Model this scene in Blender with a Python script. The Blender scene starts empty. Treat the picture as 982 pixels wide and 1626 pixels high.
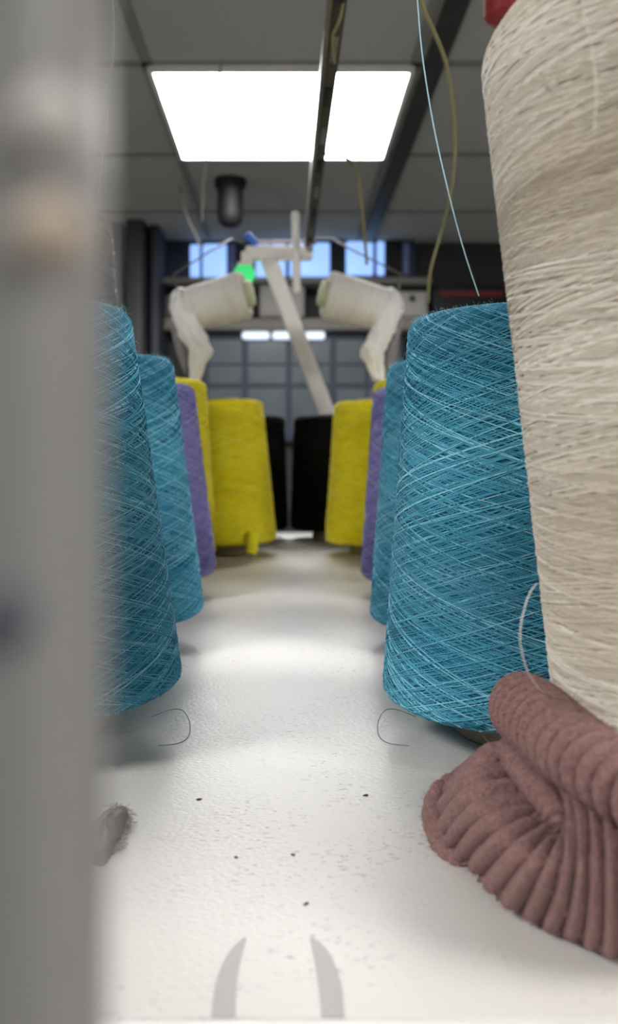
import bpy, bmesh, math, random
from mathutils import Vector, Matrix, noise
random.seed(7)
S = bpy.context.scene
COL = S.collection
PI = math.pi
# ------------------------------------------------------------------ camera
F, VX, VY = 1427.0, 458.0, 727.0          # focal length in px, vanishing point of the shelf
CZ = 2.0                                   # camera height above the floor
SH = CZ - 0.147                            # shelf top
CEIL = CZ + 0.876
cd = bpy.data.cameras.new('camera'); cam = bpy.data.objects.new('camera', cd); COL.objects.link(cam)
cam.location = (0, 0, CZ); cam.rotation_euler = (PI/2, 0, 0)
cd.sensor_fit = 'VERTICAL'; cd.sensor_height = 36.0; cd.lens = 36.0*F/1626
cd.shift_x = 33/1626; cd.shift_y = -86/1626
cd.clip_start = 0.005; cd.clip_end = 50
cd.dof.use_dof = True; cd.dof.focus_distance = 0.45
A_DIAM = 0.0034                            # lens opening in metres
cd.dof.aperture_fstop = (cd.lens/1000)/A_DIAM
S.camera = cam
# ------------------------------------------------------------------ world, exposure
w = bpy.data.worlds.new('world'); S.world = w; w.use_nodes = True
w.node_tree.nodes['Background'].inputs[0].default_value = (0.9, 0.95, 1, 1)
w.node_tree.nodes['Background'].inputs[1].default_value = 0.15
S.view_settings.view_transform = 'Standard'; S.view_settings.look = 'None'
S.view_settings.gamma = 1; S.view_settings.use_curve_mapping = False
S.view_settings.exposure = 0.68
LIGHT = 17.0                               # strength of the ceiling light panels

# ------------------------------------------------------------------ helpers
def lin(c):
    return tuple(((v/255)/12.92 if v/255 <= .04045 else ((v/255+.055)/1.055)**2.4) for v in c)
def P(px, py, d):                          # a photo pixel at a distance -> world
    return Vector(((px-VX)*d/F, d, CZ+(VY-py)*d/F))
def mat(name, rgb, rough=.6, metal=0, emit=0, noise_amt=0, nscale=60, bump=0, bscale=200, sheen=0, spec=.5, trans=0, alpha=1):
    m = bpy.data.materials.new(name); m.use_nodes = True
    nt = m.node_tree; b = nt.nodes['Principled BSDF']
    c = lin(rgb)
    b.inputs['Base Color'].default_value = (*c, 1); b.inputs['Roughness'].default_value = rough
    b.inputs['Metallic'].default_value = metal
    b.inputs['Specular IOR Level'].default_value = spec
    if sheen: b.inputs['Sheen Weight'].default_value = sheen
    if trans: b.inputs['Transmission Weight'].default_value = trans
    if alpha < 1: b.inputs['Alpha'].default_value = alpha
    if emit:
        b.inputs['Emission Color'].default_value = (*c, 1); b.inputs['Emission Strength'].default_value = emit
    if noise_amt or bump:
        tc = nt.nodes.new('ShaderNodeTexCoord')
    if noise_amt:
        n = nt.nodes.new('ShaderNodeTexNoise'); n.inputs['Scale'].default_value = nscale; n.inputs['Detail'].default_value = 4
        nt.links.new(tc.outputs['Object'], n.inputs['Vector'])
        r = nt.nodes.new('ShaderNodeValToRGB')
        r.color_ramp.elements[0].position = .3; r.color_ramp.elements[1].position = .7
        r.color_ramp.elements[0].color = (*[v*(1-noise_amt) for v in c], 1)
        r.color_ramp.elements[1].color = (*[min(1, v*(1+noise_amt)) for v in c], 1)
        nt.links.new(n.outputs['Fac'], r.inputs[0]); nt.links.new(r.outputs[0], b.inputs['Base Color'])
    if bump:
        n2 = nt.nodes.new('ShaderNodeTexNoise'); n2.inputs['Scale'].default_value = bscale; n2.inputs['Detail'].default_value = 5
        nt.links.new(tc.outputs['Object'], n2.inputs['Vector'])
        bp = nt.nodes.new('ShaderNodeBump'); bp.inputs['Strength'].default_value = bump; bp.inputs['Distance'].default_value = .001
        nt.links.new(n2.outputs['Fac'], bp.inputs['Height']); nt.links.new(bp.outputs[0], b.inputs['Normal'])
    return m
class MB:
    def __init__(s): s.v = []; s.f = []; s.m = []
    def quadgrid(s, rows, mi=0, close_u=False):
        base = len(s.v); n = len(rows[0])
        for r in rows: s.v.extend(r)
        for i in range(len(rows)-1):
            for j in range(n if close_u else n-1):
                k = (j+1) % n
                s.f.append((base+i*n+j, base+i*n+k, base+(i+1)*n+k, base+(i+1)*n+j)); s.m.append(mi)
    def lathe(s, prof, seg=64, mi=0, M=None):
        rows = []
        for r, z in prof:
            row = [Vector((r*math.cos(2*PI*j/seg), r*math.sin(2*PI*j/seg), z)) for j in range(seg)]
            rows.append([M @ v for v in row] if M else row)
        s.quadgrid(rows, mi, True)
    def tube(s, pts, r, seg=8, mi=0, cap=True):
        pts = [Vector(p) for p in pts]; rows = []
        n = len(pts); up = None
        for i, p in enumerate(pts):
            t = (pts[min(i+1, n-1)]-pts[max(i-1, 0)])
            t = t.normalized() if t.length > 1e-9 else Vector((0, 0, 1))
            if up is None:
                a = Vector((0, 0, 1)) if abs(t.z) < .9 else Vector((1, 0, 0))
            else: a = up
            x = (a - t*a.dot(t)).normalized(); y = t.cross(x); up = x
            rr = r[i] if isinstance(r, (list, tuple)) else r
            rows.append([p + x*rr*math.cos(2*PI*j/seg) + y*rr*math.sin(2*PI*j/seg) for j in range(seg)])
        b0 = len(s.v); s.quadgrid(rows, mi, True)
        if cap and seg > 2:
            s.f.append(tuple(b0+j for j in reversed(range(seg)))); s.m.append(mi)
            e = b0+(n-1)*seg
            s.f.append(tuple(e+j for j in range(seg))); s.m.append(mi)
    def box(s, lo, hi, mi=0, bev=0, M=None):
        bm = bmesh.new(); bmesh.ops.create_cube(bm, size=1)
        lo = Vector(lo); hi = Vector(hi)
        for v in bm.verts:
            v.co = Vector(((lo[i]+hi[i])/2 + v.co[i]*(hi[i]-lo[i]) for i in range(3)))
        if bev: bmesh.ops.bevel(bm, geom=bm.edges[:], offset=bev, segments=3, affect='EDGES', profile=.5)
        b0 = len(s.v); bm.verts.index_update()
        for v in bm.verts: s.v.append((M @ v.co) if M else v.co.copy())
        for f in bm.faces: s.f.append(tuple(b0+v.index for v in f.verts)); s.m.append(mi)
        bm.free()
    def build(s, name, mats, parent=None, smooth=True, origin=None, local=False):
        me = bpy.data.meshes.new(name)
        vs = s.v
        if origin is not None: vs = [Vector(v)-Vector(origin) for v in vs]
        me.from_pydata([tuple(v) for v in vs], [], s.f)
        if not isinstance(mats, (list, tuple)): mats = [mats]
        for m in mats: me.materials.append(m)
        me.polygons.foreach_set('material_index', s.m)
        me.polygons.foreach_set('use_smooth', [smooth]*len(s.f))
        me.update()
        if smooth:
            try: me.set_sharp_from_angle(angle=math.radians(50))
            except Exception: pass
        o = bpy.data.objects.new(name, me); COL.objects.link(o)
        if origin is not None: o.location = origin
        if parent is not None: o.parent = parent
        return o
def empty(name, loc=(0, 0, 0), rot=(0, 0, 0)):
    o = bpy.data.objects.new(name, None); COL.objects.link(o); o.location = loc; o.rotation_euler = rot
    o.empty_display_size = .02
    return o
def tag(o, label, cat, group=None, kind=None):
    o['label'] = label; o['category'] = cat
    if group: o['group'] = group
    if kind: o['kind'] = kind
    return o
def struct(o, label=None):
    o['kind'] = 'structure'
    return o
def crom(pts, n):                          # catmull-rom through points
    pts = [Vector(p) for p in pts]; out = []
    q = [pts[0]*2-pts[1]] + pts + [pts[-1]*2-pts[-2]]
    k = len(pts)-1
    for i in range(n+1):
        t = i/n*k; a = min(int(t), k-1); u = t-a
        p0, p1, p2, p3 = q[a:a+4]
        out.append(.5*((2*p1)+(p2-p0)*u+(2*p0-5*p1+4*p2-p3)*u*u+(3*p1-p0-3*p2+p3)*u*u*u))
    return out
def copy_tree(o, parent=None):
    c = o.copy(); COL.objects.link(c); c.parent = parent
    for ch in o.children: copy_tree(ch, c)
    return c

# ------------------------------------------------------------------ materials
def paint(name, rgb, **k): return mat(name, rgb, **k)
M_ceil = mat('ceiling_tile', (178, 178, 172), .95, bump=.5, bscale=500, noise_amt=.1, nscale=300, spec=.1)
M_tbar = mat('ceiling_grid', (138, 138, 133), .8, spec=.1)
M_wall = mat('wall_paint', (204, 204, 204), .9, noise_amt=.06, nscale=6)
M_floor = mat('floor_vinyl', (174, 174, 173), .5, noise_amt=.08, nscale=20)
M_dark = mat('dark_grey_paint', (44, 45, 46), .7)
M_black = mat('black_plastic', (14, 14, 15), .6)
M_grey = mat('grey_paint', (120, 120, 117), .6, noise_amt=.05, nscale=10)
M_white = mat('white_paint', (236, 233, 230), .5)
M_navy = mat('navy_frame', (36, 48, 70), .5)
M_steel = mat('brushed_steel', (150, 150, 148), .35, metal=.9)
M_dsteel = mat('dark_steel', (84, 84, 80), .5, metal=.6)
M_lamp = mat('lamp_diffuser', (253, 251, 250), .5, emit=LIGHT)
M_sky = mat('daylight_pane', (150, 188, 244), .3, emit=.72)
M_pane = mat('grey_glass_pane', (92, 102, 108), .25, noise_amt=.18, nscale=4)
M_reflected = mat('reflected_light', (225, 238, 255), .4, emit=.6)

# ------------------------------------------------------------------ room
X0, X1, Y0, Y1 = -2.6, 2.6, -3.2, 3.66
def slab(name, lo, hi, m):
    b = MB(); b.box(lo, hi); return struct(b.build(name, m, smooth=False))
slab('floor', (X0-.1, Y0-.1, -.1), (X1+.1, Y1+.1, 0), M_floor)
slab('wall_left', (X0-.1, Y0, 0), (X0, Y1, CEIL), M_wall)
slab('wall_right', (X1, Y0, 0), (X1+.1, Y1, CEIL), M_wall)
slab('wall_front', (X0-.1, Y0-.1, 0), (X1+.1, Y0, CEIL), M_wall)
slab('wall_back', (X0-.1, Y1, 0), (X1+.1, Y1+.1, CEIL), M_dark)
# ceiling of lay-in tiles: grid lines every 0.6 m
gx = [-.315+.598*k for k in range(-4, 6)]
gy = [1.994+.5995*k for k in range(-8, 3)]
ce = MB(); ce.box((X0-.1, Y0-.1, CEIL), (X1+.1, Y1+.1, CEIL+.05)); ceiling = struct(ce.build('ceiling', M_ceil, smooth=False))
tb = MB()
for x in gx:
    if X0 < x < X1: tb.box((x-.012, Y0, CEIL-.004), (x+.012, Y1, CEIL-.0002))
for y in gy:
    if Y0 < y < Y1: tb.box((X0, y-.012, CEIL-.004), (X1, y+.012, CEIL-.0002))
struct(tb.build('trim_1', M_tbar, smooth=False))
# wider dark service channel right of the light
tb = MB(); tb.box((.30, .4, CEIL-.014), (.345, Y1, CEIL-.0042)); struct(tb.build('trim_2', M_dsteel, smooth=False))

def troffer(cx, cy, label, sx=.595, sy=.598):
    t = empty('ceiling_light', (cx, cy, CEIL))
    b = MB(); h = .018
    b.box((-sx/2, -sy/2, -h), (-sx/2+.012, sy/2, -.005)); b.box((sx/2-.012, -sy/2, -h), (sx/2, sy/2, -.005))
    b.box((-sx/2+.012, -sy/2, -h), (sx/2-.012, -sy/2+.012, -.005)); b.box((-sx/2+.012, sy/2-.012, -h), (sx/2-.012, sy/2, -.005))
    b.build('frame', M_white, t, smooth=False)
    b = MB(); b.box((-sx/2+.012, -sy/2+.012, -.016), (sx/2-.012, sy/2-.012, -.006)); b.build('diffuser', M_lamp, t, smooth=False)
    return tag(t, label, 'ceiling light')
troffer(-.016, 2.294, 'bright square ceiling light panel over the end of the shelf')
for cx, cy in ((-.016, -1.9), (1.18, -.104), (-1.21, -.104)):  # unseen panels added to brighten the fronts of the cones
    troffer(cx, cy, 'added unseen square ceiling light panel, lighting the cone fronts')['group'] = 'added unseen ceiling lights'

# ---- back wall: daylight windows, ledge, boxes, glazed partition
BY = 3.64
def bx(mb, x0, y0, x1, y1, d, dep, mi=0, bev=0):   # a box whose front face fills a photo rectangle at distance d
    a = P(x0, y1, d); c = P(x1, y0, d); mb.box((a.x, d, a.z), (c.x, d+dep, c.z), mi, bev)
panes = [(302, 388, 317, 441), (322, 387, 360, 441), (364, 387, 374, 441), (406, 387, 427, 440), (431, 387, 454, 440), (460, 385, 524, 439), (550, 383, 593, 437), (599, 383, 611, 437), (641, 386, 651, 436)]
wf = MB(); bx(wf, 262, 376, 660, 446, BY-.02, .035); wframe = struct(wf.build('window_1', M_navy, smooth=False))
M_dimsky = mat('shaded_pane', (70, 76, 110), .3, emit=.25)
for i, p in enumerate(panes):
    b = MB(); bx(b, *p, BY-.035, .014, bev=.008); b.build('pane', M_dimsky if i in (2, 8) else M_sky, wframe)
# grey wall area beside the windows (dark louvre panels)
b = MB(); bx(b, 378, 386, 403, 440, BY-.03, .0095); b.build('blind', M_dark, wframe, smooth=False)
b = MB(); bx(b, 527, 386, 548, 440, BY-.03, .0095); b.build('blind', M_black, wframe, smooth=False)
b = MB(); bx(b, 615, 384, 637, 440, BY-.03, .0095); b.build('blind', M_black, wframe, smooth=False)
tr = MB(); bx(tr, 254, 440, 686, 449, BY-.14, .15, bev=.004)
tag(tr.build('cable_tray', M_grey), 'long grey cable tray running under the blue windows', 'cable tray')
lg = MB(); bx(lg, 215, 505, 800, 523, BY-.10, .11, bev=.004)
tag(lg.build('wall_ledge', mat('ledge_paint', (138, 134, 128), .7)), 'wide grey ledge on the far wall above the dark glazed partition', 'ledge')
def wallbox(x0, y0, x1, y1, dep, m, label, knob=None):
    b = MB(); c = P((x0+x1)/2, y1, BY-dep)
    bx(b, x0, y0, x1, y1, BY-dep, dep+.015, bev=.008)
    t = empty('junction_box', (c.x, c.y, c.z)); o = b.build('housing', m, None); o.parent = t; o.location = -Vector(t.location)
    b = MB(); bx(b, x0+4, y0+4, x1-4, y1-4, BY-dep-.006, .008, bev=.003); o = b.build('cover', m, t); o.location = -Vector(t.location)
    if knob:
        k = MB(); q = P(*knob, BY-dep-.012); k.lathe([(0, -.006), (.012, -.006), (.012, .006), (0, .006)], 20, 0, Matrix.Translation(q) @ Matrix.Rotation(PI/2, 4, 'X'))
        o = k.build('knob', M_dark, t); o.location = -Vector(t.location)
    return tag(t, label, 'electrical box')
M_off = mat('off_white_box', (176, 174, 168), .6)
wallbox(632, 462, 680, 504, .09, M_off, 'off-white wall box right of the right tipped white cone', (655, 474))
wallbox(262, 468, 306, 504, .09, M_grey, 'grey wall box left of the left tipped white cone', None)
wallbox(412, 452, 484, 503, .10, M_off, 'off-white wall box in the middle behind the slanted white strut', None)
dk = MB(); bx(dk, 688, 452, 800, 506, BY-.05, .06, bev=.006); bx(dk, 700, 462, 800, 470, BY-.056, .008, 1)
tag(dk.build('switch_cabinet', [M_black, mat('dark_red', (110, 30, 34), .6)]), 'dark far wall cabinet with a dull red strip, right of the white wall box', 'cabinet')
# glazed partition
gp = MB(); bx(gp, 318, 523, 640, 700, BY-.03, .04)
part = struct(gp.build('window_2', M_navy, smooth=False))
for (x0, x1) in ((332, 384), (394, 454), (464, 524), (535, 580), (586, 634)):
    for (y0, y1) in ((540, 577), (581, 609), (617, 690)):
        b = MB(); bx(b, x0, y0, x1, y1, BY-.035, .008); b.build('pane', M_pane, part, smooth=False)
for (x0, x1) in ((385, 428), (433, 470), (485, 516)):  # glowing bars in place of lights reflected in the partition glass
    t = MB(); a = P(x0, 533, BY-.06); c = P(x1, 533, BY-.06); r = .016
    t.tube([a, a.lerp(c, .1), a.lerp(c, .9), c], [r*.7, r, r, r*.7], 12)
    nm = {385: 'leftmost', 433: 'middle', 485: 'rightmost'}[x0]
    tag(t.build('reflected_light', M_reflected, origin=a.lerp(c, .5)), nm + ' of the three short white reflected lights on the glazed partition', 'reflected light', 'reflected lights on the partition')
# dark cupboards at the far left, tall behind the left cones
for i, (x0, x1, dd) in enumerate(((148, 192, .30), (200, 226, .34), (238, 252, .26))):
    b = MB(); a = P(x0, 700, BY-dd); c = P(x1, 268+i*22, BY-dd)
    b.box((a.x, a.y, 0), (c.x, BY-.001+.02, c.z), bev=.008)
    nm = ('leftmost', 'middle', 'rightmost')[i]
    tag(b.build('locker', mat('locker_paint_%d' % i, ((88, 88, 86), (60, 60, 60), (50, 54, 64))[i], .6), origin=((a.x+c.x)/2, BY-dd/2, 0)), nm+' of the tall dark lockers on the far wall at the left', 'locker', 'dark lockers')

# ------------------------------------------------------------------ machine shelf
def shelf_mat():
    m = bpy.data.materials.new('white_shelf'); m.use_nodes = True; nt = m.node_tree; b = nt.nodes['Principled BSDF']
    N = nt.nodes.new; L = nt.links.new
    tc = N('ShaderNodeTexCoord')
    mp = N('ShaderNodeMapping'); mp.inputs['Scale'].default_value = (1, 2.4, 1); L(tc.outputs['Object'], mp.inputs[0])
    n1 = N('ShaderNodeTexNoise'); n1.inputs['Scale'].default_value = 330; n1.inputs['Detail'].default_value = 3; L(mp.outputs[0], n1.inputs['Vector'])
    r1 = N('ShaderNodeValToRGB'); r1.color_ramp.elements[0].position = .60; r1.color_ramp.elements[1].position = .70
    r1.color_ramp.elements[0].color = (0, 0, 0, 1); r1.color_ramp.elements[1].color = (1, 1, 1, 1); L(n1.outputs[0], r1.inputs[0])
    n2 = N('ShaderNodeTexNoise'); n2.inputs['Scale'].default_value = 22; L(tc.outputs['Object'], n2.inputs['Vector'])
    r2 = N('ShaderNodeValToRGB'); r2.color_ramp.elements[0].position = .42; r2.color_ramp.elements[1].position = .62; L(n2.outputs[0], r2.inputs[0])
    mul = N('ShaderNodeMath'); mul.operation = 'MULTIPLY'; L(r1.outputs[0], mul.inputs[0]); L(r2.outputs[0], mul.inputs[1])
    mx = N('ShaderNodeMix'); mx.data_type = 'RGBA'; L(mul.outputs[0], mx.inputs[0])
    mx.inputs[6].default_value = (*lin((217, 214, 209)), 1); mx.inputs[7].default_value = (*lin((140, 138, 136)), 1)
    L(mx.outputs[2], b.inputs['Base Color'])
    b.inputs['Roughness'].default_value = .34; b.inputs['Specular IOR Level'].default_value = .45
    n3 = N('ShaderNodeTexNoise'); n3.inputs['Scale'].default_value = 420; n3.inputs['Detail'].default_value = 2; L(mp.outputs[0], n3.inputs['Vector'])
    bp = N('ShaderNodeBump'); bp.inputs['Strength'].default_value = .5; bp.inputs['Distance'].default_value = .0006; L(n3.outputs[0], bp.inputs['Height']); L(bp.outputs[0], b.inputs['Normal'])
    return m
M_shelf = shelf_mat()
mach = tag(empty('knitting_machine', (0, 1.0, 0)), 'white speckled machine top shelf carrying all the yarn cones, with cabinet below', 'machine')
def mpart(b, name, m, smooth=True):
    o = b.build(name, m, mach, smooth); o.location = -Vector(mach.location); return o
b = MB()
sy0 = .2347
b.box((-.55, sy0+.0005, SH-.018), (.55, 1.775, SH), bev=.0015); mpart(b, 'shelf', M_shelf)
b = MB(); b.box((-.55, sy0-.004, SH-.02), (.55, sy0+.0002, SH), bev=.0006); mpart(b, 'front_lip', M_white)
b = MB(); b.box((-.5, .32, 0), (.5, 1.72, SH-.019), bev=.01); mpart(b, 'cabinet', M_grey)
b = MB(); b.box((-.55, 1.708, SH-.004), (.55, 1.7755, SH+.0002)); mpart(b, 'shade_strip', M_grey)  # grey strip put in for the shade at the shelf's rear end
# raised housing at the left, behind the left cones
b = MB(); b.box((-.52, 1.09, SH), (-.245, 1.34, CZ+.11), bev=.006)
tag(b.build('gearbox_housing', M_dsteel, origin=(-.376, 1.2, SH)), 'steel machine housing on the shelf at left, under the dark sparkling cone', 'housing')

# thin grey crescents standing in for unclear curved marks near the front edge
M_mark = mat('grey_mark', (172, 169, 167), .5)
def mark(pts_out, pts_in, label):
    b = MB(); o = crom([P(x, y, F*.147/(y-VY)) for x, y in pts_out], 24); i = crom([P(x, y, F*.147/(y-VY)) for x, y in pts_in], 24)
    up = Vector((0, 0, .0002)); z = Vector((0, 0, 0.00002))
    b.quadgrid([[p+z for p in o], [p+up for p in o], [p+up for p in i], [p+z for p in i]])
    ob = b.build('shelf_mark', M_mark, origin=o[12]); return tag(ob, label, 'mark', 'curved grey marks')
mark([(336, 1616), (341, 1570), (352, 1535), (368, 1507), (388, 1489)], [(374, 1616), (375, 1570), (380, 1535), (386, 1510), (392, 1490)], 'left of the two curved grey marks on the shelf by the front edge')
mark([(547, 1616), (543, 1570), (533, 1535), (518, 1507), (496, 1488)], [(512, 1616), (507, 1570), (502, 1535), (497, 1510), (493, 1489)], 'right of the two curved grey marks on the shelf by the front edge')

# ------------------------------------------------------------------ yarn cones
def yarn_mats(name, base, dark, light, sheen=.2):
    return [mat(name+'_under', dark, .9, sheen=sheen, spec=.15, noise_amt=.12, nscale=80),
            mat(name+'_mid', base, .8, sheen=sheen, spec=.2), mat(name+'_deep', tuple(int(a*.55+c*.45) for a, c in zip(base, dark)), .85, spec=.15),
            mat(name+'_light', light, .7, sheen=sheen, spec=.25)]
TB = [.008, .007]                          # height and depth of the rounded top shoulder
def rfun(Rb, Rt, H, z):
    t = z/H; r = Rb+(Rt-Rb)*t
    if z < .007: r -= .006*(1-z/.007)**2
    if z > H-TB[0]: r -= TB[1]*((z-H+TB[0])/TB[0])**2
    return r
def yarn_mesh(name, mats, Rb, Rt, H, gap, npass, climb, seg, yr, rng, weights=(5, 3, 2), fuzz=0, flecks=0):
    b = MB()
    prof = [(.03, .004)]+[(rfun(Rb, Rt, H, z), z) for z in [0, .001, .0025, .0045, .007]]
    prof += [(rfun(Rb, Rt, H, .007+(H-.007-TB[0])*k/10), .007+(H-.007-TB[0])*k/10) for k in range(1, 11)]
    prof += [(rfun(Rb, Rt, H, H-TB[0]+q*TB[0]), H-TB[0]+q*TB[0]) for q in (.12, .25, .4, .55, .7, .85, .94, 1)] + [(.03, H-.003)]
    b.lathe([(r-.0006, z+gap) for r, z in prof], 96, 0)
    Rm = (Rb+Rt)/2
    for dirn in (1, -1):
        for k in range(npass):
            ang = math.radians(climb*rng.uniform(.75, 1.25))
            turns = H/math.tan(ang)/(2*PI*Rm)
            n = max(6, int(seg*turns)); th0 = rng.uniform(0, 2*PI); off = rng.uniform(-.0003, .0006)
            zs = rng.uniform(.0, .004); ze = H-rng.uniform(0, .004); wob = rng.uniform(-.0025, .0025); wp = rng.uniform(0, 6)
            pts = []
            for i in range(n+1):
                s = i/n
                ss = s + .04*math.sin(2*PI*s)/(2*PI)
                z = zs+(ze-zs)*ss + wob*math.sin(wp+5*s)*min(1, 8*s*(1-s)); z = min(max(z, .0003), H-.0003)
                th = th0+dirn*2*PI*turns*s; r = rfun(Rb, Rt, H, z)+off
                pts.append((r*math.cos(th), r*math.sin(th), z+gap))
            mi = rng.choices((1, 2, 3), weights)[0]
            b.tube(pts, yr*rng.uniform(.7, 1.2), 3, mi, cap=False)
    for k in range(fuzz):                  # loose fibres standing off the surface
        z = rng.uniform(.001, H-.0005) if rng.random() < .6 else H-rng.uniform(0, .004)
        th = rng.uniform(0, 2*PI); r = rfun(Rb, Rt, H, z)
        p = Vector((r*math.cos(th), r*math.sin(th), z+gap)); nrm = Vector((math.cos(th), math.sin(th), .1 if z < H-.006 else 1.0)).normalized()
        t = Vector((rng.uniform(-1, 1), rng.uniform(-1, 1), rng.uniform(-1, 1)))
        l = rng.uniform(.0012, .0032)
        b.tube([p, p+nrm*l*.6+t*l*.25, p+nrm*l*.7+t*l*.9], .00004, 3, 3, cap=False)
    for k in range(flecks):
        z = rng.uniform(.005, H-.001); th = rng.uniform(0, 2*PI); r = rfun(Rb, Rt, H, z)+.0008
        q = Vector((r*math.cos(th), r*math.sin(th), z+gap)); l = rng.uniform(.0006, .0016)
        b.tube([q, q+Vector((-math.sin(th), math.cos(th), .3))*l], .0007, 4, 4)
    return b
M_core = mat('core_card', (150, 138, 120), .8)
protos = {}
def make_cone(key, mats, Rb=.072, Rt=.0575, H=.204, gap=.018, npass=70, climb=17, seg=30, yr=.00035, core=M_core, **k):
    rng = random.Random(key)
    t = empty('yarn_cone')
    y = yarn_mesh('yarn', mats, Rb, Rt, H, gap, npass, climb, seg, yr, rng, **k).build('yarn', mats, t)
    b = MB(); b.lathe([(.0, .0), (.031, 0), (.033, .002), (.0315, gap+.002), (.0295, gap+.01), (.022, H+gap-.006), (.022, H+gap+.004), (.020, H+gap+.005), (.019, H+gap-.004), (0, H+gap-.004)], 40)
    b.build('core', core, t)
    return t
YB = yarn_mats('blue_yarn', (80, 166, 192), (46, 118, 146), (142, 208, 226))
YP = yarn_mats('violet_yarn', (142, 136, 192), (122, 116, 174), (168, 164, 212))
YY = yarn_mats('yellow_yarn', (236, 226, 40), (224, 210, 28), (244, 236, 80))
YK = yarn_mats('black_yarn', (9, 9, 10), (5, 5, 6), (16, 16, 18), 0)
YW = yarn_mats('white_yarn', (242, 239, 233), (232, 228, 220), (248, 246, 242))
YC = yarn_mats('cream_yarn', (208, 198, 182), (196, 185, 168), (230, 222, 208))
YD = yarn_mats('dark_violet_yarn', (72, 68, 84), (50, 48, 62), (120, 118, 132)) + [mat('silver_fleck', (235, 235, 245), .2, metal=.8)]

def solve_x(px, R, d, side):
    a = math.atan((px-VX)/F)*side
    lo, hi = -.1, .6
    for _ in range(60):
        m = (lo+hi)/2; L = math.hypot(m, d)
        v = math.atan2(m, d)-math.asin(min(.99, R/L))
        if v < a: lo = m
        else: hi = m
    return side*(lo+hi)/2
protos['blue'] = dict(mats=YB, npass=235, climb=19, seg=40, yr=.00028, fuzz=1500, weights=(5, 2.2, 1.5))
protos['violet'] = dict(mats=YP, npass=60)
protos['yellow'] = dict(mats=YY, npass=60, H=.214)
protos['tall'] = dict(mats=YY, npass=60, H=.232)
protos['black'] = dict(mats=YK, npass=50, Rb=.073, Rt=.066)
made = {}
def place(key, px, d, side, lean, label, group, rz):
    R = protos[key].get('Rb', .072)+.0004
    if key not in made:
        made[key] = make_cone(key, **protos[key]); o = made[key]
    else: o = copy_tree(made[key])
    o.location = (solve_x(px, R, d, side), d, SH+.0012*abs(lean)*.45)
    M = Matrix.Rotation(math.radians(lean), 4, 'Y') @ Matrix.Rotation(rz, 4, 'Z')
    o.rotation_euler = M.to_euler()
    return tag(o, label, 'yarn cone', group)
GR, GL = 'cones in the right row', 'mirrored cones in the left row'  # left row models a panel reflection as solid mirrored cones
place('blue', 607, .48, 1, 0, 'sharp turquoise blue yarn cone in the right row, right behind the cream cone', GR, .3)
place('blue', 587, .713, 1, 0, 'turquoise blue yarn cone second in the right row, in front of the violet one', GR, 1.9)
place('violet', 572, .964, 1, 0, 'violet yarn cone in the right row, behind the second blue cone', GR, .5)
place('tall', 577, 1.2, 1, 0, 'taller yellow yarn cone at right, mostly hidden behind the violet cone', GR, 1)
place('yellow', 516, 1.37, 1, 0, 'yellow yarn cone at right, next to the black cone', GR, 2)
place('black', 460.5, 1.63, 1, 0, 'black yarn cone at the far end, right one of the two', GR, 0)
place('blue', 296, .48, -1, -4.1, 'mirrored large turquoise blue yarn cone at left, next to the blurred grey post', GL, 4.0)
place('blue', 328, .713, -1, -3.2, 'mirrored turquoise blue yarn cone second in the left row, in front of the violet one', GL, 5.2)
place('violet', 347, .964, -1, -3.0, 'mirrored violet yarn cone in the left row, behind the second blue cone', GL, 3)
place('tall', 345, 1.2, -1, 0, 'mirrored taller yellow yarn cone at left, mostly hidden behind the violet cone', GL, 4)
yl = place('yellow', 441, 1.37, -1, -2, 'mirrored yellow yarn cone at left with a yellow tail hanging below it', GL, 0)
place('black', 458.5, 1.63, -1, 0, 'mirrored black yarn cone at the far end, left one of the two', GL, 2)
# yellow tail hanging under the left yellow cone (a part of it)
b = MB(); q = [P(402, 846, 1.302), P(401, 862, 1.299), P(399, 880, 1.297)]
b.tube(q, [.008, .0095, .0075], 10)
tl = b.build('mirrored_yarn_tail', YY[1]); bpy.context.view_layer.update(); tl.parent = yl; tl.matrix_parent_inverse = yl.matrix_world.inverted()
# dark sparkling cone on the raised housing
dc = make_cone('dark', YD, Rb=.078, Rt=.066, H=.19, gap=.014, npass=60, climb=14, flecks=420)
dc.location = (-.300, 1.18, CZ+.11); tag(dc, 'dark violet sparkling yarn cone behind the left large blue cone', 'yarn cone')
TB[:] = [.026, .022]
# cream cone, big, leaning right, closest at the right
cr = make_cone('cream', YC, Rb=.062, Rt=.0645, H=.267, gap=.056, npass=130, climb=6.5, seg=46, yr=.00042, weights=(6, 2, 3), fuzz=500)
cr.location = (.1672, .325, SH); cr.rotation_euler = (0, math.radians(-6.0), 0)
tag(cr, 'big cream yarn cone at the right edge, standing in the brown knit', 'yarn cone')
TB[:] = [.008, .007]

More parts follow.
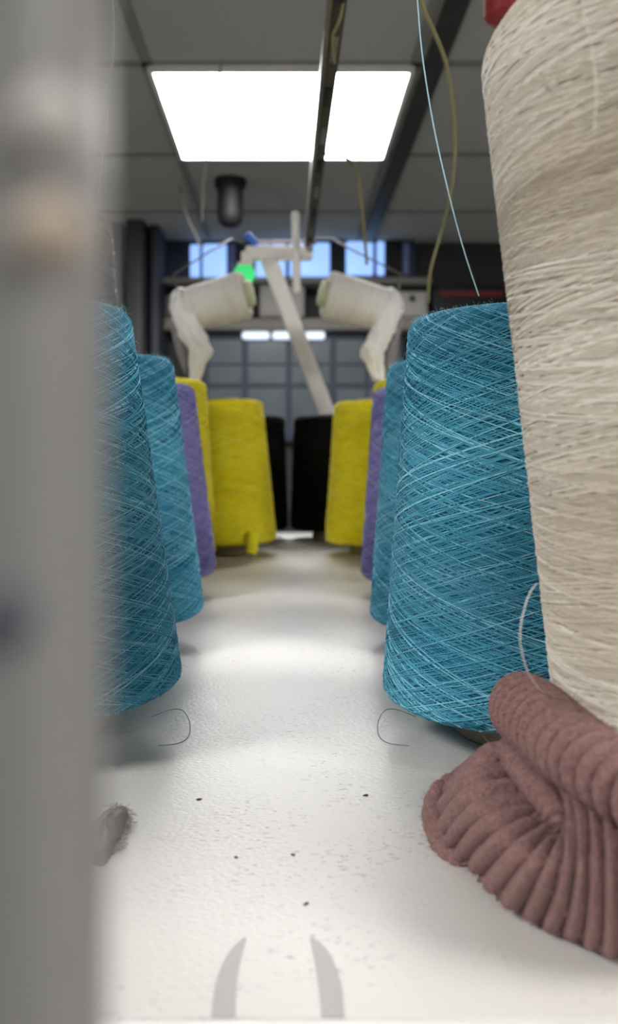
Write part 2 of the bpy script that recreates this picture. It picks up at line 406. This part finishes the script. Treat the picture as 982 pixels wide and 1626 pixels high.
# ------------------------------------------------------------------ knit
def knit_mat():
    m = mat('brown_pink_knit', (148, 114, 110), .95, noise_amt=.28, nscale=700, bump=.9, bscale=1300, sheen=.1, spec=.1); return m
M_knit = knit_mat()
M_fuzz = mat('knit_fuzz', (160, 128, 124), .9, sheen=.1, spec=.1)
kn = tag(empty('knitted_fabric', (.12, .30, SH)), 'ribbed brownish pink knit bunched around the foot of the cream cone', 'knitwear')
def kz(x, y): return 560+x/2.327, 900+y/2.327
def at_h(px, py, h): return P(px, py, (.147-h)*F/(py-VY))
ribs = [  # S (x,y,D)   M (x,y,h)   E (x,y)  in zoom px
 ((640, 700, .362), (560, 690, .012), (470, 770)),
 ((600, 655, .345), (500, 672, .030), (370, 790)),
 ((590, 665, .335), (470, 695, .034), (330, 825)),
 ((600, 725, .328), (425, 770, .032), (312, 905)),
 ((640, 805, .315), (440, 855, .030), (335, 1000)),
 ((690, 868, .303), (490, 935, .029), (390, 1062)),
 ((730, 908, .297), (565, 1010, .028), (455, 1128)),
 ((768, 935, .292), (645, 1075, .028), (535, 1215)),
 ((792, 948, .288), (725, 1105, .029), (640, 1277)),
 ((806, 905, .284), (800, 1105, .030), (742, 1332)),
 ((860, 870, .279), (872, 1115, .030), (850, 1375)),
 ((930, 885, .272), (952, 1130, .030), (952, 1418)),
 ((1010, 905, .264), (1042, 1150, .030), (1060, 1440)),
 ((1120, 935, .257), (1160, 1180, .030), (1200, 1450)),
 ((1250, 955, .254), (1300, 1190, .030), (1360, 1440)),
]
rows5 = [[], [], [], [], []]
for s, mm, e in ribs:
    sx, sy = kz(s[0], s[1]); mx_, my_ = kz(mm[0], mm[1]); ex, ey = kz(*e)
    Sp = P(sx, sy, s[2]); Mp = at_h(mx_, my_, mm[2]); Ep = at_h(ex, ey, .0042)
    S0 = Sp+Vector((.002, .016, .005)); E2 = Ep+Vector((.012 if ex < 800 else .004, .016, -.0008))
    for r, p in zip(rows5, (S0, Sp, Mp, Ep, E2)): r.append(p)
NV, NU = 520, 150
rv = [crom(r, NV) for r in rows5]
grid = [[None]*(NU+1) for _ in range(NV+1)]
for j in range(NV+1):
    c = crom([rv[k][j] for k in range(5)], NU)
    for i in range(NU+1): grid[j][i] = c[i]
def displace(grid, phase, amp, closed=False, centre=None):
    nj = len(grid); ni = len(grid[0]); out = []
    for j in range(nj):
        row = []
        for i in range(ni):
            a = grid[min(j+1, nj-1)][i]-grid[max(j-1, 0)][i]
            if closed: b_ = grid[j][(i+1) % ni]-grid[j][(i-1) % ni]
            else: b_ = grid[j][min(i+1, ni-1)]-grid[j][max(i-1, 0)]
            n = a.cross(b_)
            n = n.normalized() if n.length > 1e-12 else Vector()
            p = grid[j][i]
            if centre is not None:
                if n.dot(p-centre[j]) < 0: n = -n
            elif n.dot(Vector((-.15, -1, .45))) < 0: n = -n
            ph = phase(i, j); d = amp*((math.cos(ph)**2+.0006)**.32 - .6)
            d += .0008*noise.noise(p*60)+.0002*noise.noise(p*500)+.00026*noise.noise(p*1000)
            row.append(p+n*d)
        out.append(row)
    return out
NR = 19
def ph_body(i, j): return PI*NR*j/NV + .35*math.sin(i/NU*5+j*.024)
g2 = displace(grid, ph_body, .0034)
def knit_obj(name, b, thick=0, m=M_knit):
    o = b.build(name, [m, M_fuzz], kn); o.location = -Vector(kn.location)
    if thick:
        sm = o.modifiers.new('thickness', 'SOLIDIFY'); sm.thickness = thick; sm.offset = 0
    return o
def fuzz(b, g, n, rng, L=.003):
    for _ in range(n):
        j = rng.randrange(1, len(g)-1); i = rng.randrange(1, len(g[0])-1)
        p = g[j][i]; nr = (g[j+1][i]-g[j-1][i]).cross(g[j][i+1]-g[j][i-1])
        if nr.length < 1e-12: continue
        nr.normalize()
        if nr.y > 0: nr = -nr
        t = Vector((rng.uniform(-1, 1), rng.uniform(-1, 1), rng.uniform(-.4, 1)))
        l = rng.uniform(.3, 1)*L
        b.tube([p-nr*.0003, p+nr*l*.5+t*l*.3, p+nr*l*.6+t*l*.9], .00006, 3, 1, cap=False)
rg = random.Random(5)
b = MB(); b.quadgrid(g2); fuzz(b, g2, 6000, rg); knit_obj('body', b)
def roll(name, path, rad, nr, slant, amp, seg=72, n=440, squash=1, fz=2200, twist=0, closed_caps=True):
    c = crom(path, n); R = [v.x for v in crom([Vector((r, 0, 0)) for r in rad], n)]
    g = []; up = None
    for i, p in enumerate(c):
        t = (c[min(i+1, n)]-c[max(i-1, 0)]).normalized()
        a = up or Vector((0, -1, .2)); x = (a-t*a.dot(t)).normalized(); y = t.cross(x); up = x
        s = i/n; k = min(1, math.sqrt(max(0.0004, 1-(1-min(1, s/.07))**2)))*min(1, math.sqrt(max(.0004, 1-(1-min(1, (1-s)/.05))**2)))
        g.append([p+x*R[i]*k*math.cos(2*PI*q/seg)*squash+y*R[i]*k*math.sin(2*PI*q/seg) for q in range(seg)])
    def ph(i, j): return PI*nr*j/n + slant*math.sin(2*PI*i/seg+.6) + twist*2*PI*i/seg*.5
    gd = displace(g, ph, amp, True, c)
    # outward check
    j = n//2
    if (gd[j][0]-c[j]).length < 0: pass
    b = MB(); b.quadgrid(gd, 0, True); fuzz(b, gd, fz, rg)
    knit_obj(name, b, 0)
    return gd
roll('cuff', [P(818, 1112, .343), P(838, 1128, .330), P(872, 1157, .311), P(920, 1196, .286), P(985, 1240, .266), P(1060, 1275, .256), P(1130, 1300, .254)],
     [.0105, .0118, .0118, .0112, .0105, .011, .011], 20, 1.3, .0036)
roll('fold', [P(800, 1178, .333), P(822, 1212, .322), P(848, 1245, .308), P(872, 1275, .296), P(892, 1306, .289), P(902, 1345, .286)],
     [.0035, .0045, .0048, .0045, .004, .002], 12, 1.2, .0013, seg=30, n=120, fz=250)
roll('frayed_edge', [P(730, 1236, .372), P(704, 1258, .37), P(690, 1288, .360), P(697, 1318, .348), P(712, 1346, .337), P(738, 1372, .323)],
     [.003, .0045, .005, .0048, .0055, .004], 9, 1, .0012, seg=30, n=120, fz=900)

# ------------------------------------------------------------------ grey post close to the lens, standing in for a hazy clear panel
M_stand_in = mat('stand_in_grey', (130, 128, 126), .55)
po = tag(empty('panel_stand_in', (-.0305, .054, 0)), 'blurred grey upright post standing in for the hazy panel at the left edge', 'post')
b = MB(); b.box((-.019, -.008, 0), (.0187, .008, .825+CZ), bev=.003); b.build('stand_in_upright', M_stand_in, po)
def rivet(px, py, d, r, m, name='rivet', lab=None):
    p = P(px, py, d); M = Matrix.Translation(p-Vector(po.location)) @ Matrix.Rotation(PI/2, 4, 'X')
    b = MB(); b.lathe([(0, .0012), (r*.6, .001), (r, .0003), (r, -.0012), (0, -.0012)], 24, 0, M)
    o = b.build(name, m, po)
    if lab: o['label'] = lab
rivet(85, 185, .0455, .0017, mat('pale_rivet', (205, 199, 192), .4), lab='pale rivet')
rivet(80, 365, .0455, .0017, mat('tan_rivet', (188, 170, 150), .5), lab='tan rivet')
rivet(-5, 985, .0455, .0017, mat('slate_rivet', (70, 72, 80), .5), lab='dark slate rivet')

# clump modelling the knit's reflection on the shelf, next to the post
rg2 = random.Random(3); b = MB(); c0 = P(168, 1330, F*.147/(1330-VY)); c0.z = SH
rows = []
for i in range(15):
    u = i/14*PI/2; row = []
    for j in range(48):
        th = 2*PI*j/48; f = 1+.35*noise.noise(Vector((math.cos(th)*1.5, math.sin(th)*1.5, u*1.5)))
        row.append(c0+Vector((math.cos(th)*math.cos(u)*.0075*f, math.sin(th)*math.cos(u)*.026*f, math.sin(u)**2*.006*f+.0002)))
    rows.append(row)
b.quadgrid(rows, 0, True)
for k in range(160):
    th = rg2.uniform(0, 6.283); pts = [c0+Vector((math.cos(th)*.0085, math.sin(th)*.026, .002))*rg2.uniform(.6, 1.05)]
    for q in range(4): pts.append(pts[-1]+Vector((rg2.uniform(-1, 1), rg2.uniform(-1, 1), rg2.uniform(-.5, .6)))*.0018)
    for q in pts: q.z = max(q.z, SH+.0003)
    b.tube(pts, .00012, 4, cap=False)
tag(b.build('knit_reflection', mat('lint', (142, 130, 124), .95), origin=c0), 'grey-brown clump modelling the reflected knit beside the grey post', 'lint')  # lint here names the clump modelling the knit's reflection

# lint specks
rg3 = random.Random(12)
spk = [(582, 1263, .0008, 'dark speck of lint on the shelf left of the knit'), (318, 1270, .0009, 'mirrored dark speck of lint on the shelf below the left large blue cone'),  # second speck models the first one's reflection
       (466, 1357, .0005, 'tiny grey speck on the bright middle of the shelf'), (376, 1361, .0005, 'tiny grey speck on the shelf, left of the bright middle'),
       (486, 1435, .0006, 'pale grey speck on the shelf above the curved grey marks')]
M_speck = mat('lint_speck', (70, 64, 62), .9)
for x, y, r, lab in spk:
    c = at_h(x, y, .0003); b = MB()
    for k in range(5):
        q = c+Vector((rg3.uniform(-r, r), rg3.uniform(-r, r), 0)); b.tube([q-Vector((r, 0, 0)), q, q+Vector((r*.7, r*.8, r*.2))], [r*.2, r*.42, r*.15], 6)
    tag(b.build('lint_speck', M_speck, origin=c), lab, 'lint', 'lint specks')

# ------------------------------------------------------------------ T bracket with strut, rod, lamp
TD = 1.725
tb_ = tag(empty('support_bracket', (.075, TD, SH)), 'white T-shaped bracket with a slanted strut rising behind the black cones', 'bracket')
def tp(b, name, m, par=tb_, smooth=True):
    o = b.build(name, m, par, smooth); o.location = -Vector(par.location) if par.name.startswith('support') or True else o.location; return o
def barbetween(b, p, q, wx, wy, bev=.004):
    d = q-p; L = d.length; R = d.to_track_quat('Z', 'Y').to_matrix().to_4x4()
    b.box((-wx/2, -wy/2, 0), (wx/2, wy/2, L), 0, bev, Matrix.Translation(p) @ R)
b = MB(); bt = P(424, 405, TD); bo = P(524, 668, TD); dirv = (bo-bt).normalized(); end = bt+dirv*((SH-bt.z)/dirv.z)
barbetween(b, bt, end, .034, .03); tp(b, 'strut', M_white)
b = MB(); bx(b, 390, 389, 497, 409, TD-.018, .034, bev=.005); tp(b, 'crossbar', M_white)
b = MB(); bx(b, 383, 398, 402, 420, TD-.012, .022, bev=.004); tp(b, 'end_piece', M_white)
b = MB(); a = P(469, 336, TD-.028); c = P(472, 464, TD-.028); b.tube([a, a.lerp(c, .03), a.lerp(c, .97), c], [.005, .0075, .0075, .005], 16); tp(b, 'rod', M_white)
b = MB(); a = P(391, 372, TD-.005); c = P(408, 389, TD-.005); barbetween(b, a, c, .013, .013, .003); tp(b, 'clip', mat('blue_clip', (62, 112, 216), .4))
M_green = mat('green_lens', (60, 214, 120), .3, emit=.5)
gl = tag(empty('signal_lamp', P(388, 416, TD)), 'round green signal lamp hanging at the left end of the white bracket', 'lamp')
b = MB(); c = P(388, 436, TD); prof = [(0, -.022)]+[(.0205*math.sin(PI*k/16), -.021*math.cos(PI*k/16)) for k in range(2, 13)]+[(.013, .017), (0, .017)]
b.lathe(prof, 32, 0, Matrix.Translation(c)); o = b.build('lens', M_green, gl); o.location = -Vector(gl.location)
b = MB(); b.lathe([(0, .016), (.014, .016), (.014, .022), (.006, .024), (0, .024)], 24, 0, Matrix.Translation(c)); o = b.build('socket', M_white, gl); o.location = -Vector(gl.location)

# overhead steel rail running from above the camera to the bracket
ZR = .40; rl = tag(empty('yarn_rail', (.043, 1.1, CZ+ZR)), 'long slotted steel rail overhead running from the top edge to the white bracket', 'rail')
y0r, y1r = .45, 1.695; xr = lambda y: .0395+.006*(1-(y-y0r)/(y1r-y0r))
M4 = Matrix.Identity(4)
def rbox(b, xa, xb, za, zb, ya=y0r, yb=y1r, mi=0):
    base = len(b.v); b.box((xa, ya, za), (xb, yb, zb), mi, .0006)
    for i in range(base, len(b.v)): b.v[i] = b.v[i]+Vector((xr(b.v[i].y), 0, CZ+ZR))
b = MB(); rbox(b, -.010, -.0055, -.004, .014); o = b.build('bright_flange', M_steel, rl); o.location = -Vector(rl.location)
b = MB(); rbox(b, -.0055, .0085, .004, .012); o = b.build('channel', M_dsteel, rl); o.location = -Vector(rl.location)
for k in range(9):
    ya = .62+.12*k; b = MB(); rbox(b, -.002, .005, .0025, .005, ya, ya+.055)
    o = b.build('slot_insert', M_black if k % 2 else M_steel, rl); o.location = -Vector(rl.location)
b = MB(); z = CZ+ZR
b.tube([(.05, .60, z+.012), (.05, .60, CEIL-.001)], .005, 10); o = b.build('hanger', M_dsteel, rl); o.location = -Vector(rl.location)
b = MB(); b.tube([(.0405, 1.69, z+.004), (.0405, 1.69, z-.012), (.0405, 1.69, CZ+(VY-389)*1.69/F)], .006, 10); o = b.build('end_stop', M_steel, rl); o.location = -Vector(rl.location)

# bent wire yarn guide right of the bracket, and its reflection at left
def wire(name, pts, r, m, label, cat, group=None, seg=8, n=None, radii=None):
    b = MB(); c = crom(pts, n or len(pts)*10) if n != 0 else pts
    b.tube(c, r, seg); o = b.build(name, m, origin=c[0]); return tag(o, label, cat, group)
M_wire = mat('grey_wire', (112, 110, 106), .5, metal=.3)
b = MB(); gw = [P(500, 379, 1.66), P(526, 379, 1.64), P(560, 397, 1.6), P(638, 436, 1.52), P(633, 462, 1.50)]
b.tube(gw, [.0014, .0022, .0016, .0014, .0014], 8)
tag(b.build('yarn_guide', M_wire, origin=gw[0]), 'bent grey wire guide reaching from the rail to the right tipped white cone', 'wire guide', 'wire guides')
b = MB(); gw = [P(388, 386, 1.68), P(368, 380, 1.66), P(335, 398, 1.6), P(276, 436, 1.52), P(282, 462, 1.50)]  # reflection of the right guide, modelled as wire
b.tube(gw, [.0014, .0022, .0016, .0014, .0014], 8)
tag(b.build('yarn_guide', M_wire, origin=gw[0]), 'mirrored bent grey wire guide reaching from the bracket to the left tipped white cone', 'wire guide', 'wire guides')
b = MB(); b.tube([P(404, 388, TD+.02), P(404, 386, TD+.02), P(500, 383, TD+.02), P(500, 388, TD+.02)], .0035, 8)
tag(b.build('thin_rod', mat('pink_rod', (150, 132, 130), .5), origin=P(450, 386, TD+.02)), 'thin pinkish rod lying along the top of the white crossbar', 'rod')

# ------------------------------------------------------------------ tipped white cones wrapped in cloth
M_cloth = mat('white_cloth', (242, 240, 237), .9, sheen=.4, bump=.3, bscale=120)
def tipped(side, label, group):
    d = 1.52; mx = lambda px: px if side > 0 else 2*455-px
    t = empty('white_yarn_cone', (P(mx(612), 500, d).x, d, SH))
    loc = -Vector(t.location)
    a = P(mx(517), 467, d-.004); c = P(mx(614), 492, d+.012)
    rng = random.Random(side+5)
    y = yarn_mesh('yarn', YW, .040, .035, (c-a).length, 0, 50, 9, 24, .0005, rng)
    q = (c-a).to_track_quat('Z', 'Y').to_matrix().to_4x4(); M = Matrix.Translation(a) @ q
    y.v = [M @ Vector(v) for v in y.v]; o = y.build('yarn', YW, t); o.location = loc
    b = MB(); L = (c-a).length; b.lathe([(0, -.010), (.020, -.010), (.022, -.008), (.022, .004), (.018, L), (.018, L+.012), (0, L+.012)], 32, 0, M)
    o = b.build('core', mat('pale_green_core', (196, 200, 170), .6), t); o.location = loc
    # wrapped cloth: gathered collar, then a tail hanging down
    path = [P(mx(622), 456, d+.01), P(mx(618), 480, d), P(mx(613), 510, d-.01), P(mx(603), 535, d-.012), P(mx(593), 556, d-.01), P(mx(597), 580, d-.005), P(mx(602), 604, d)]
    rad = [.010, .022, .021, .020, .0205, .014, .0105]
    n = 90; cc = crom(path, n); R = [v.x for v in crom([Vector((r, 0, 0)) for r in rad], n)]; rows = []; seg = 48
    for i, p in enumerate(cc):
        row = []
        for j in range(seg):
            th = 2*PI*j/seg; u = i/n
            f = 1+.34*noise.noise(Vector((math.cos(th)*1.8, math.sin(th)*1.8, u*7+side)))+.12*noise.noise(Vector((math.cos(th)*5, math.sin(th)*5, u*14+side)))+.05*math.sin(9*th+6*u+side)*u
            k = math.sqrt(max(.01, 1-(1-min(1, u/.08))**2))
            row.append(p+Vector((math.cos(th), math.sin(th)*.8, 0))*R[i]*f*k)
        rows.append(row)
    b = MB(); b.quadgrid(rows, 0, True); b.f.append(tuple(reversed(range(seg)))); b.m.append(0)
    o = b.build('cloth', M_cloth, t); o.location = loc
    # a thin loose veil of cloth beside the tail
    vp = [[P(mx(x), yv, d+.004+.006*math.sin(x*.4+yv*.1)) for x in range(606, 644, 3)] for yv in (505, 520, 540, 560, 580, 602)]
    for i, r in enumerate(vp):
        for k in range(len(r)): r[k] = r[k].lerp(r[0], (.0, .1, .2, .35, .55, .8)[i])
    b = MB(); b.quadgrid(vp); o = b.build('veil', mat('grey_veil', (176, 170, 172), .9, alpha=.75), t); o.location = loc
    sm = o.modifiers.new('thickness', 'SOLIDIFY'); sm.thickness = .001
    b = MB(); p = P(mx(608), 600, d); b.tube([(p.x, d, SH), (p.x, d, SH+.004), (p.x, d, SH+.004), (p.x, d, p.z+.05)], [.02, .02, .006, .006], 16)
    o = b.build('stand', M_dsteel, t); o.location = loc
    return tag(t, label, 'yarn cone', group)
tipped(1, 'white yarn cone tipped on its side at right, its end wrapped in white cloth', 'tipped white cones')
tipped(-1, 'mirrored white yarn cone tipped on its side at left, its end wrapped in white cloth', 'tipped white cones')  # reflection of the right tipped cone, built solid

# ------------------------------------------------------------------ threads
M_tblue = mat('thread_blue', (170, 200, 214), .7); M_tol = mat('thread_olive', (128, 122, 84), .8); M_twht = mat('thread_white', (236, 232, 222), .7)
M_tgrey = mat('thread_grey', (126, 124, 116), .8)
GT = 'threads running to the cones'
wire('thread', [P(660, -60, .44), P(664, 10, .44), P(672, 95, .43), P(690, 205, .42), P(715, 315, .415), P(738, 400, .41), P(761, 470, .413)], .00035, M_tblue, 'thin pale blue thread rising from the sharp blue cone to the top edge', 'thread', GT, 6, 60)
wire('thread', [P(655, -60, .72), P(672, 10, .72), P(700, 75, .74), P(715, 130, .76), P(723, 225, .79), P(716, 310, .82), P(700, 372, .86), P(684, 430, .88), P(680, 480, .9)], .0018, M_tol, 'thick blurred olive thread looping right of the pale blue thread', 'thread', GT, 6, 60)
wire('thread', [P(510, 247, 1.2), P(535, 243, 1.2), P(562, 262, 1.2), P(572, 305, 1.2), P(579, 370, 1.22), P(583, 420, 1.25)], .002, M_tol, 'olive thread hanging just below the right half of the ceiling light', 'thread', GT, 6, 40)
wire('thread', [P(548, -20, .8), P(540, 30, .8), P(530, 55, .82), P(528, 75, .84), P(532, 100, .86)], .0016, M_tol, 'short olive thread caught on the overhead steel rail', 'thread', GT, 6, 30)
wire('thread', [P(352, 95.8, 1.98), P(338, 200, 1.98), P(326, 260, 1.98), P(321, 320, 2), P(321, 352, 2)], .002, M_tgrey, 'faint mirrored grey thread hanging under the left part of the ceiling light', 'thread', GT, 6, 40)  # this and the next two threads model reflections of right-hand ones
wire('thread', [P(178, -20, .55), P(180, 70, .55), P(172, 160, .55), P(162, 250, .55), P(148, 345, .56)], .0007, M_tgrey, 'faint mirrored grey thread at left running down to the dark sparkling cone', 'thread', GT, 6, 40)
wire('thread', [P(286, 296, 2.9), P(296, 340, 2.9), P(312, 375, 2.9), P(318, 392, 2.9)], .0035, M_tgrey, 'short slanted mirrored grey thread left of the blue windows', 'thread', GT, 6, 30)
wire('thread', [P(853, 926, .30), P(840, 946, .295), P(829, 985, .292), P(827, 1022, .292), P(837, 1062, .295), P(852, 1088, .302), P(868, 1104, .312)], .00022, M_twht, 'white loose loop of thread arching off the cream cone above the knit', 'thread', None, 6, 60)
wire('thread', [P(922, -20, .246), P(930, 30, .246), P(941, 80, .246), P(947, 140, .246), P(944, 210, .248)], .00022, mat('thread_cream', (222, 214, 200), .8), 'pale thread trailing down the front of the cream cone', 'thread', None, 6, 40)
M_tb = mat('thread_teal', (84, 120, 130), .8)
for mxs, lab in ((1, 'fine teal thread loop on the shelf under the sharp blue cone at right'), (-1, 'mirrored fine teal thread loop on the shelf under the large blue cone at left')):  # left loop is the right loop's reflection built as thread
    f = lambda x: x if mxs > 0 else 2*451-x
    pts = [at_h(f(660), 1138, .012), at_h(f(632), 1127, .010), at_h(f(612), 1128, .007), at_h(f(601), 1146, .002), at_h(f(602), 1168, .0006), at_h(f(618), 1180, .0006), at_h(f(650), 1184, .0006)]
    wire('thread_loop', pts, .0002, M_tb, lab, 'thread', 'thread loops on the shelf', 6, 60)

# red pipe from the ceiling, dark drum
b = MB(); p = P(806, 0, 1.0); b.lathe([(0, CZ+.485), (.018, CZ+.485), (.0255, CZ+.491), (.0255, CEIL-.03), (.036, CEIL-.03), (.036, CEIL-.0005), (0, CEIL-.0005)], 32, 0, Matrix.Translation((p.x, 1.0, 0)))
tag(b.build('red_pipe', mat('red_paint', (150, 40, 44), .5), origin=(p.x, 1.0, CEIL)), 'red pipe end hanging from the ceiling behind the top of the cream cone', 'pipe')
b = MB(); p = P(366, 318, 2.83); h = CEIL-p.z; b.lathe([(0, -.085), (.022, -.083), (.036, -.07), (.041, -.045), (.041, h-.03), (.05, h-.025), (.05, h-.0005), (0, h-.0005)], 32)
o = b.build('ceiling_sensor', M_black); o.location = p; tag(o, 'dark rounded sensor fixed to the ceiling above the green lamp', 'sensor')
